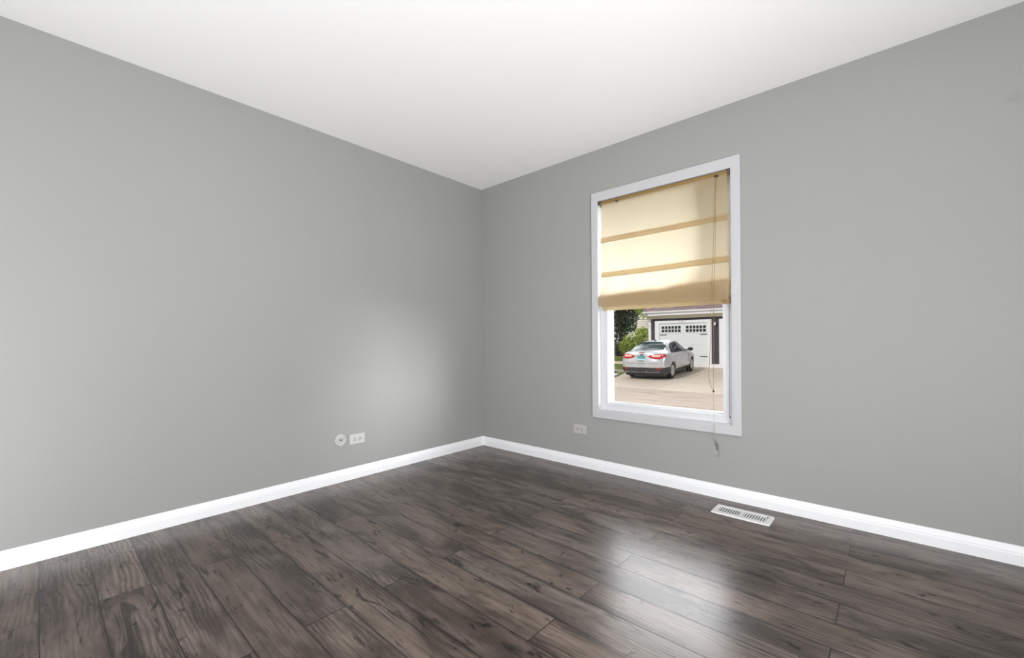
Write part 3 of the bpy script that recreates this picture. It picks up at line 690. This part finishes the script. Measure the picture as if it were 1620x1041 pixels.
# ------------------------------------------------------------------ outside: garage and neighbour's house
GY = 18.3
def lap_wall(bm, x0, x1, y, z0, z1, pitch, lip=.014, depth=.08):
    z = z0
    while z < z1 - 1e-4:
        zt = min(z + pitch, z1)
        prism(bm, [(y + depth, z), (y - lip, z), (y - .003, zt), (y + depth, zt)], 'x', x0, x1); z = zt
    return bm
def garage():
    r = thing('garage_building', 'garage with white carriage door and dark siding across the street', 'building', (-4.7, GY, -.32))
    off = Vector((4.7, -GY, .32))
    def part(name, bm, mat, parent=r, smooth=False):
        bmesh.ops.translate(bm, verts=bm.verts[:], vec=off); return link(name, bm, mat, parent, smooth)
    bm = nbox(-6.45, 6.0, GY + .075, GY + 6.0, -.6, 2.3); part('wall', bm, M['dsiding'])
    bm = bmesh.new()
    lap_wall(bm, -3.37, -3.03, GY, -.17, 2.06, .105); lap_wall(bm, -6.31, -6.11, GY, -.40, 2.06, .105); lap_wall(bm, -6.31, -2.2, GY, 1.955, 2.075, .12)
    part('siding', bm, M['dsiding'])
    part('corner_board', nbox(-6.46, -6.315, GY - .03, GY + .12, -.5, 2.08), M['hwhite'])
    bm = nbox(-6.11, -5.88, GY - .04, GY + .08, -.40, 1.955); box(bm, -3.55, -3.37, GY - .04, GY + .08, -.40, 1.955); box(bm, -5.88, -3.55, GY - .04, GY + .08, 1.82, 1.955)
    box(bm, -3.37, -3.03, GY - .035, GY + .08, -.36, -.16)
    part('door_casing', bm, M['hwhite'])
    part('side_casing', nbox(-3.035, -2.0, GY - .04, GY + .08, -.40, 1.96), M['hwhite'])
    part('frieze_board', nbox(-6.50, 6.0, GY - .045, GY + .08, 2.07, 2.235), M['beige'])
    # eave
    part('soffit', nbox(-6.55, 6.0, GY - .34, GY + .02, 2.225, 2.245), M['hwhite'])
    part('fascia', nbox(-6.55, 6.0, GY - .36, GY - .33, 2.215, 2.345, .004), M['hwhite'])
    bm = bmesh.new(); prism(bm, [(GY - .36, 2.335), (GY - .40, 2.325), (GY - .445, 2.36), (GY - .455, 2.425), (GY - .465, 2.44), (GY - .36, 2.44)], 'x', -6.60, 6.0)
    part('gutter', bm, M['hwhite'])
    bm = bmesh.new(); prism(bm, [(GY - .42, 2.445), (GY - .42, 2.47), (GY + 3.0, 4.18), (GY + 6.4, 2.47), (GY + 6.4, 2.30), (GY + 3.0, 4.05)], 'x', -6.62, 6.05)
    part('roof', bm, M['shingle'])
    # overhead door: four sections, two rows of lights
    d = part('garage_door', nbox(-5.885, -3.545, GY + .015, GY + .06, -.325, 1.825), M['gdoor'])
    bm = bmesh.new()
    for k in range(4):
        z0 = -.325 + k * .5375
        box(bm, -5.878, -3.552, GY + .001, GY + .02, z0 + .006, z0 + .531, .005, 1)
    part('door_section', bm, M['gdoor'], d)
    for (wx0, wx1) in ((-5.765, -4.81), (-4.565, -3.625)):
        z0, z1 = 1.375, 1.68; b = bmesh.new(); ring_rect(b, wx0 - .03, wx1 + .03, z0 - .03, z1 + .03, wx0, wx1, z0, z1, GY - .012, GY + .01)
        nc = 6; cw = (wx1 - wx0) / nc
        for k in range(1, nc): box(b, wx0 + cw * k - .018, wx0 + cw * k + .018, GY - .010, GY + .008, z0, z1)
        box(b, wx0, wx1, GY - .010, GY + .008, (z0 + z1) / 2 - .018, (z0 + z1) / 2 + .018)
        part('window_grille', b, M['gdoor'], d)
        part('pane', nbox(wx0, wx1, GY - .004, GY + .003, z0, z1), M['gglass'], d)
    for (x0, x1, z) in ((-5.865, -5.50, 1.245), (-3.90, -3.555, 1.25), (-3.90, -3.555, .19), (-5.865, -5.50, .19)):
        b = nbox(x0, x1, GY - .016, GY + .004, z - .018, z + .018, .006); part('strap_hinge', b, M['iron'], d)
    # house number on the head casing
    for i, x in enumerate((-4.86, -4.72, -4.60)):
        b = bmesh.new()
        if i != 1: box(b, x - .012, x + .012, GY - .048, GY - .038, 1.85, 1.935)
        else: ring_rect(b, x - .035, x + .035, 1.85, 1.935, x - .015, x + .015, 1.868, 1.917, GY - .048, GY - .038)
        part('house_number', b, M['digits'])
    # wall lantern
    l = thing('wall_lantern', 'small lantern on the dark siding right of the garage door', 'lamp', (-3.20, GY - .014, 1.70))
    o2 = Vector((3.20, -(GY - .014), -1.70))
    def lp(name, bm, mat):
        bmesh.ops.translate(bm, verts=bm.verts[:], vec=o2); return link(name, bm, mat, l)
    lp('back_plate', nbox(-3.25, -3.15, GY - .03, GY - .014, 1.62, 1.82, .006), M['iron'])
    bm = bmesh.new(); lathe(bm, [(0, 1.90), (.03, 1.88), (.075, 1.82), (.08, 1.81), (0, 1.81)], 8, 'z', (-3.20, GY - .12, 0)); lp('lamp_cap', bm, M['iron'])
    bm = bmesh.new(); lathe(bm, [(0, 1.66), (.05, 1.65), (.03, 1.60), (0, 1.58)], 8, 'z', (-3.20, GY - .12, 0))
    tube(bm, [(-3.20, GY - .03, 1.66), (-3.20, GY - .12, 1.63)], .012); lp('lamp_body', bm, M['iron'])
    bm = bmesh.new(); lathe(bm, [(0, 1.81), (.062, 1.81), (.045, 1.66), (0, 1.66)], 8, 'z', (-3.20, GY - .12, 0)); lp('lamp_glass', bm, M['lampglass'])
garage()
def glow_blocker():  # unseen block added to keep the low sky glow off car and driveway
    r = thing('glow_blocker', 'tall dark grey block added out of view right of the garage to stop the sky glow', 'building', (22, 22, -.3))
    link('wall', nbox(-15.5, 1.5, -3, 6, -1.5, 6.5), M['dsiding'], r)
    bm = bmesh.new(); prism(bm, [(-3.5, 6.4), (1.5, 9.0), (6.5, 6.4)], 'x', -16, 2.0); link('roof', bm, M['shingle'], r); r['kind'] = 'structure'
glow_blocker()

def neighbour():
    r = thing('neighbour_house', 'cream sided house glimpsed beyond the shrubs and garage', 'building', (-12.5, 31, .2))
    off = Vector((12.5, -31, -.2))
    def part(name, bm, mat):
        bmesh.ops.translate(bm, verts=bm.verts[:], vec=off); return link(name, bm, mat, r)
    part('wall', nbox(-20, -9.0, 31.0, 38, -.3, 5.0), M['bsiding'])
    part('siding', lap_wall(bmesh.new(), -16, -9.0, 31.0, -.3, 3.9, .19, .06), M['bsiding'])
    bm = bmesh.new(); prism(bm, [(30.4, 4.9), (34.5, 7.2), (38.6, 4.9), (38.6, 4.7), (34.5, 6.95), (30.4, 4.7)], 'x', -20.4, -8.6); part('roof', bm, M['shingle'])
    part('corner_board', nbox(-9.12, -8.98, 30.93, 31.1, -.3, 4.8), M['hwhite'])
neighbour()

# ------------------------------------------------------------------ the silver car
def car():
    # local frame: x forward from the rear bumper, y left, z up; root on the ground below the rear axle
    RA, FA = .97, 3.618
    ST = [  # X, w, zb, p5(w,z), p6, p7, p8, z9
        (0.00, .72, .30, (.68, .90), (.63, .98), (.50, 1.035), (.30, 1.055), 1.06),
        (0.10, .83, .27, (.79, .93), (.735, 1.02), (.58, 1.075), (.32, 1.093), 1.098),
        (0.30, .885, .24, (.85, .95), (.79, 1.03), (.63, 1.088), (.35, 1.107), 1.112),
        (0.60, .905, .22, (.868, .96), (.815, 1.03), (.66, 1.10), (.36, 1.125), 1.13),
        (0.85, .91, .22, (.875, .96), (.83, 1.02), (.645, 1.185), (.36, 1.22), 1.23),
        (1.15, .91, .22, (.875, .955), (.835, 1.01), (.61, 1.30), (.36, 1.345), 1.355),
        (1.50, .91, .22, (.875, .95), (.84, 1.0), (.585, 1.38), (.36, 1.43), 1.442),
        (2.00, .91, .22, (.875, .94), (.84, .99), (.58, 1.405), (.36, 1.458), 1.468),
        (2.45, .91, .22, (.875, .93), (.84, .98), (.58, 1.375), (.36, 1.432), 1.446),
        (2.85, .91, .22, (.875, .92), (.835, .965), (.62, 1.215), (.38, 1.29), 1.31),
        (3.25, .908, .22, (.868, .91), (.82, .95), (.68, 1.035), (.40, 1.09), 1.105),
        (3.50, .90, .22, (.855, .89), (.79, .93), (.66, .98), (.40, 1.01), 1.02),
        (3.90, .88, .22, (.815, .84), (.74, .88), (.60, .92), (.38, .945), .955),
        (4.25, .80, .23, (.73, .75), (.65, .79), (.52, .83), (.33, .85), .86),
        (4.45, .66, .25, (.59, .64), (.52, .68), (.42, .71), (.27, .73), .735),
        (4.53, .40, .30, (.36, .56), (.32, .60), (.26, .62), (.17, .635), .64)]
    Xs = np.array([s[0] for s in ST])
    PT = []
    for X, w, zb, p5, p6, p7, p8, z9 in ST:
        PT.append([(0, zb), (w * .86, zb), (w * .965, zb + .10), (w, .56), (w * .99, .76), p5, p6, p7, p8, (0, z9)])
    PT = np.array(PT)
    def cr(a, b, c, d, t): return .5 * ((2 * b) + (c - a) * t + (2 * a - 5 * b + 4 * c - d) * t * t + (3 * b - a - 3 * c + d) * t ** 3)
    def section(X):
        i = int(np.clip(np.searchsorted(Xs, X) - 1, 0, len(Xs) - 2)); t = (X - Xs[i]) / (Xs[i + 1] - Xs[i])
        lin = PT[i] * (1 - t) + PT[i + 1] * t
        c = cr(PT[max(i - 1, 0)], PT[i], PT[i + 1], PT[min(i + 2, len(Xs) - 1)], t)
        P = .35 * lin + .65 * c
        out = []
        for k in range(9):
            for s in range(4):
                t = s / 4; out.append(.4 * (P[k] * (1 - t) + P[k + 1] * t) + .6 * cr(P[max(k - 1, 0)], P[k], P[k + 1], P[min(k + 2, 9)], t))
        out.append(P[9]); out = np.array(out); out[0, 0] = out[-1, 0] = 0; out[:, 0] = np.maximum(out[:, 0], 0); return out
    def warp(x, z):
        if x < .5: x += (1 - max(x, 0) / .5) * (.10 * max(0, (z - .72) / .38) + (.06 if z < .34 else 0.0))
        return x
    bm = bmesh.new(); rings = []
    xs = [-.055, -.045, -.03, 0.0] + list(np.linspace(.03, 4.5, 90)) + [4.53]
    for X in xs:
        S = section(max(X, 0)); f = 1.0
        if X < 0: f = math.sqrt(max(0.0, 1 - (X / -.056) ** 2)) ** .8
        R = []
        half = [(w * f, z) for w, z in S]
        for w, z in half: R.append(bm.verts.new((warp(X, z) - RA, -w, z)))
        for w, z in half[-2:0:-1]: R.append(bm.verts.new((warp(X, z) - RA, w, z)))
        rings.append(R)
    n = len(rings[0])
    for A, B in zip(rings, rings[1:]):
        for k in range(n): bm.faces.new((A[k], A[(k + 1) % n], B[(k + 1) % n], B[k]))
    bm.faces.new(rings[0]); bm.faces.new(rings[-1][::-1])
    bmesh.ops.recalc_face_normals(bm, faces=bm.faces[:])
    tree = BVHTree.FromBMesh(bm)
    # wheel wells
    cut = bmesh.new()
    for ax in (RA, FA):
        for s in (-1, 1):
            lathe(cut, [(0, s * .58), (.355, s * .58), (.355, s * 1.1), (0, s * 1.1)], 40, 'y', (ax - RA, 0, .325))
    bmesh.ops.recalc_face_normals(cut, faces=cut.faces[:])
    me_c = bpy.data.meshes.new('cut'); cut.to_mesh(me_c); cut.free(); oc = bpy.data.objects.new('cut', me_c); C.objects.link(oc)
    me_b = bpy.data.meshes.new('car_body'); bm.to_mesh(me_b); bm.free()
    ob = bpy.data.objects.new('car_body', me_b); C.objects.link(ob)
    md = ob.modifiers.new('b', 'BOOLEAN'); md.object = oc; md.operation = 'DIFFERENCE'; md.solver = 'EXACT'
    dg = bpy.context.evaluated_depsgraph_get(); me2 = bpy.data.meshes.new_from_object(ob.evaluated_get(dg))
    bpy.data.objects.remove(ob); bpy.data.objects.remove(oc); bpy.data.meshes.remove(me_c)
    root = thing('car', 'silver four-door sedan parked on the driveway, rear towards the street', 'car')
    me2.materials.clear(); me2.materials.append(M['paint'])
    for p in me2.polygons: p.use_smooth = True
    me2.set_sharp_from_angle(angle=math.radians(35))
    body = bpy.data.objects.new('body', me2); C.objects.link(body); body.parent = root

    def patch(name, rows, d, off, mat, th=.012, parent=root, smooth=True):
        """panel laid on the body: rows of start points thrown along d"""
        b = bmesh.new(); d = Vector(d).normalized(); F, K = [], []
        for row in rows:
            f, k = [], []
            for p in row:
                p = Vector(p); hit = tree.ray_cast(p, d)
                if hit[0] is None:
                    nn = tree.find_nearest(p + d * 1.0); co, no = nn[0], nn[1]
                else: co, no = hit[0], hit[1]
                if no.dot(d) > 0: no = -no
                f.append(b.verts.new(co + no * off)); k.append(b.verts.new(co - no * th))
            F.append(f); K.append(k)
        R, N = len(F), len(F[0])
        for i in range(R - 1):
            for j in range(N - 1):
                b.faces.new((F[i][j], F[i][j + 1], F[i + 1][j + 1], F[i + 1][j])); b.faces.new((K[i][j], K[i + 1][j], K[i + 1][j + 1], K[i][j + 1]))
        for i in range(R - 1):
            b.faces.new((F[i][0], F[i + 1][0], K[i + 1][0], K[i][0])); b.faces.new((F[i][-1], K[i][-1], K[i + 1][-1], F[i + 1][-1]))
        for j in range(N - 1):
            b.faces.new((F[0][j], K[0][j], K[0][j + 1], F[0][j + 1])); b.faces.new((F[-1][j], F[-1][j + 1], K[-1][j + 1], K[-1][j]))
        return link(name, b, mat, parent, False)
    lin = lambda a, b, n: [a + (b - a) * i / (n - 1) for i in range(n)]
    # --- rear panels (thrown forwards, +x): outline given as z rows with y limits
    def rear(name, zs, yl, yr, off, mat, ny=14, th=.012, parent=root):
        return patch(name, [[(-1.6, y, z) for y in lin(l, r_, ny)] for z, l, r_ in zip(zs, yl, yr)], (1, 0, 0), off, mat, th, parent)
    zz = lin(1.148, 1.404, 10)
    rear('rear_window_seal', lin(1.138, 1.412, 10), lin(.725, .53, 10), lin(-.725, -.53, 10), .003, M['black'])
    rear('rear_window', zz, lin(.695, .515, 10), lin(-.695, -.515, 10), .007, M['cglass'])
    rear('brake_light', [1.055, 1.075], [.14, .14], [-.14, -.14], .006, M['red'], 6)
    rear('trunk_seam', [.918, .930], [.40, .40], [-.40, -.40], .003, M['black'], 10)
    pl = rear('licence_plate', [.775, .80, .83, .86, .895, .915], [.155] * 6, [-.155] * 6, .014, M['plateblue'] or plate_mat(), 6)
    rear('badge', [.962, .975, .990, 1.002], [.035, .075, .075, .035], [-.035, -.075, -.075, -.035], .007, M['iron'], 6)
    rear('bumper_crease', [.655, .664], [.62, .62], [-.62, -.62], .003, M['black'], 12)
    for s in (1, -1):
        ys = lin(.255, .80, 12); top = [.935, .958, .968, .976, .984, .990, .996, 1.001, 1.005, 1.008, 1.010, 1.008]; bot = [.925, .885, .862, .845, .835, .828, .824, .822, .822, .824, .840, .90]
        cols = [[(-1.6, s * y, b + (t - b) * k / 5) for k in range(6)] for y, t, b in zip(ys, top, bot)]
        lamp = patch('tail_lamp', cols, (1, 0, 0), .010, M['red'])
        ys = lin(.40, .70, 8); cols = [[(-1.6, s * y, .905 + (.985 - .905) * k / 3 - .02 * (1 - i / 7) * (k / 3)) for k in range(4)] for i, y in enumerate(ys)]
        patch('lamp_core', cols, (1, 0, 0), .013, M['pinkl'], parent=lamp)
        # lamp wraps round the corner
        cols = [[(X - RA, s * 1.3, b + (t - b) * k / 4) for k in range(5)] for X, t, b in ((.10, 1.0, .83), (.18, 1.0, .86), (.26, .99, .90), (.32, .985, .95))]
        patch('lamp_corner', cols, (0, -s, 0), .010, M['red'], parent=lamp)
        rear('reflector', [.435, .475], [s * .66 + .10] * 2, [s * .66 - .10] * 2, .024, M['red'], 6)
    # black lower bumper: wraps rear and flanks
    rows = []
    for z in lin(.27, .495, 6):
        row = []
        for a in lin(-78, 78, 27):
            an = math.radians(a); row.append((-.35 - 1.3 * math.cos(an), 1.3 * math.sin(an), z))
        rows.append(row)
    b = bmesh.new(); G = []
    for z in lin(.27, .495, 6):
        row = []
        for a in lin(-86, 86, 31):
            an = math.radians(a); o = Vector((-.25, 0, z)); d = Vector((-math.cos(an), math.sin(an), 0)); hit = tree.ray_cast(o + d * 1.6, -d)
            co = hit[0] if hit[0] is not None else o + d * .8
            row.append((co + d * (.020 if z < .45 else .012), co - d * .03))
        G.append(row)
    F = [[b.verts.new(p[0]) for p in r_] for r_ in G]; K = [[b.verts.new(p[1]) for p in r_] for r_ in G]; R, N = len(F), len(F[0])
    for i in range(R - 1):
        for j in range(N - 1):
            b.faces.new((F[i][j], F[i][j + 1], F[i + 1][j + 1], F[i + 1][j])); b.faces.new((K[i][j], K[i + 1][j], K[i + 1][j + 1], K[i][j + 1]))
        b.faces.new((F[i][0], F[i + 1][0], K[i + 1][0], K[i][0])); b.faces.new((F[i][-1], K[i][-1], K[i + 1][-1], F[i + 1][-1]))
    for j in range(N - 1):
        b.faces.new((F[0][j], K[0][j], K[0][j + 1], F[0][j + 1])); b.faces.new((F[-1][j], F[-1][j + 1], K[-1][j + 1], K[-1][j]))
    link('bumper_skirt', b, M['black'], root)
    link('underside', nbox(-.75, 3.2, -.74, .74, .15, .26), M['black'], root)
    # --- sides
    def topz(X): return float(np.interp(X, [1.00, 1.15, 1.35, 1.60, 2.0, 2.35, 2.6, 2.85, 3.05, 3.16], [1.06, 1.20, 1.305, 1.355, 1.372, 1.345, 1.285, 1.165, 1.05, 1.0]))
    def botz(X): return float(np.interp(X, [1.0, 3.16], [1.022, .975]))
    for s in (1, -1):
        def side(name, xa, xb, grow, off, mat, n=14, parent=root):
            cols = []
            for X in lin(xa, xb, n):
                z0, z1 = botz(X) - grow, max(topz(X) + grow, botz(X) + .01)
                cols.append([(X - RA, s * 1.4, z0 + (z1 - z0) * k / 6) for k in range(7)])
            return patch(name, cols, (0, -s, 0), off, mat, .01, parent)
        side('window_trim', .97, 3.18, .016, .003, M['black'], 30)
        side('quarter_window', 1.03, 1.24, -.008, .006, M['cglass'], 8)
        side('rear_door_window', 1.29, 1.99, -.010, .006, M['cglass'], 12)
        side('front_door_window', 2.11, 3.04, -.010, .006, M['cglass'], 14)
        for (xa, xb) in ((1.52, 1.74), (2.52, 2.74)):
            b = nbox(xa - RA, xb - RA, s * .895 - .016, s * .895 + .016, .845, .875, .008); link('door_handle', b, M['paint'], root)
        for X in (1.20, 2.06, 3.08):
            cols = [[(x - RA, s * 1.4, .34 + (.93 - .34) * k / 10) for k in range(11)] for x in (X, X + .008)]
            patch('door_seam', cols, (0, -s, 0), .002, M['black'], .004)
        cols = [[(X - RA, s * 1.4, .215 + .13 * k / 3) for k in range(4)] for X in lin(1.36, 3.22, 16)]
        patch('sill_trim', cols, (0, -s, 0), .012, M['black'])
        b = bmesh.new(); bmesh.ops.create_uvsphere(b, u_segments=16, v_segments=10, radius=1)
        bmesh.ops.scale(b, vec=(.075, .115, .075), verts=b.verts[:]); bmesh.ops.translate(b, vec=(2.98 - RA, s * 1.00, 1.035), verts=b.verts[:])
        tube(b, [(3.0 - RA, s * .82, .99), (2.99 - RA, s * .95, 1.02)], .022)
        link('mirror', b, M['black'], root, True)
    # windscreen and roof details
    cols = [[(3.9, y, z) for y in lin(w, -w, 12)] for z, w in zip(lin(1.12, 1.39, 9), lin(.66, .53, 9))]
    patch('windscreen', cols, (-1, 0, 0), .006, M['cglass'])
    b = bmesh.new(); prism(b, [(1.50 - RA, 1.425), (1.66 - RA, 1.435), (1.56 - RA, 1.50), (1.52 - RA, 1.505)], 'y', -.018, .018); link('antenna', b, M['black'], root)
    for s in (1, -1):
        pts = []
        for X in lin(1.2, 2.55, 12):
            h = tree.ray_cast(Vector((X - RA, s * .545, 2)), Vector((0, 0, -1))); pts.append(h[0] + Vector((0, 0, .004)))
        b = bmesh.new(); tube(b, pts, .008, 6); link('roof_strip', b, M['black'], root)
    # wheels
    def wheel(ax, s):
        w = bpy.data.objects.new('wheel', None); C.objects.link(w); w.parent = root; w.location = (ax - RA, s * .77, .318)
        b = bmesh.new()
        lathe(b, [(.205, -.09), (.225, -.105), (.275, -.108), (.305, -.095), (.316, -.07), (.318, 0), (.316, .07), (.305, .095), (.275, .108), (.225, .105), (.205, .09), (.205, -.09)], 40, 'y'); link('tyre', b, M['rubber'], w, True)
        b = bmesh.new(); o = s
        lathe(b, [(.224, o * .098), (.212, o * .104), (.203, o * .095), (.198, o * .03), (.205, o * -.08)], 40, 'y')
        lathe(b, [(0, o * .085), (.032, o * .085), (.040, o * .075), (.040, o * .02), (0, o * .02)], 20, 'y')
        for k in range(5):
            for dd in (-.16, .16):
                a = 2 * PI * k / 5 + dd; a2 = 2 * PI * k / 5 + dd * 1.55
                p0 = Vector((.03 * math.cos(a), o * .070, .03 * math.sin(a))); p1 = Vector((.205 * math.cos(a2), o * .088, .205 * math.sin(a2)))
                tube(b, [p0, p0.lerp(p1, .5) + Vector((0, o * .004, 0)), p1], [.024, .021, .024], 8)
        link('rim', b, M['rim'], w, True)
        b = bmesh.new(); lathe(b, [(0, o * .03), (.20, o * .03), (.20, o * .0), (0, o * .0)], 32, 'y'); link('brake_disc', b, M['iron'], w)
    for ax in (RA, FA):
        for s in (1, -1): wheel(ax, s)
    root.rotation_mode = 'XYZ'
    hd = math.radians(90 + 3.6)
    Rm = Matrix.Rotation(hd, 4, 'Z') @ Matrix.Rotation(-math.atan(SL), 4, 'Y')
    # fit the four wheels to the sloping drive
    T = Matrix.Translation((-4.375, 13.80, gz(13.80) + .002))
    root.matrix_world = T @ Rm
    return root
def plate_mat():
    m = NT('licence_plate_paint'); v = m.obj(); z = m.n('SeparateXYZ', {0: v}).outputs[2]
    c = m.mix(m.ss(z, .79, .87), srgb(200, 226, 242), srgb(58, 160, 172)); c = m.mix(m.ss(m.noise(v, 60, 2), .6, .7, 0, .3), c, srgb(40, 90, 120))
    m.bsdf(c, .4); return m.m
car()
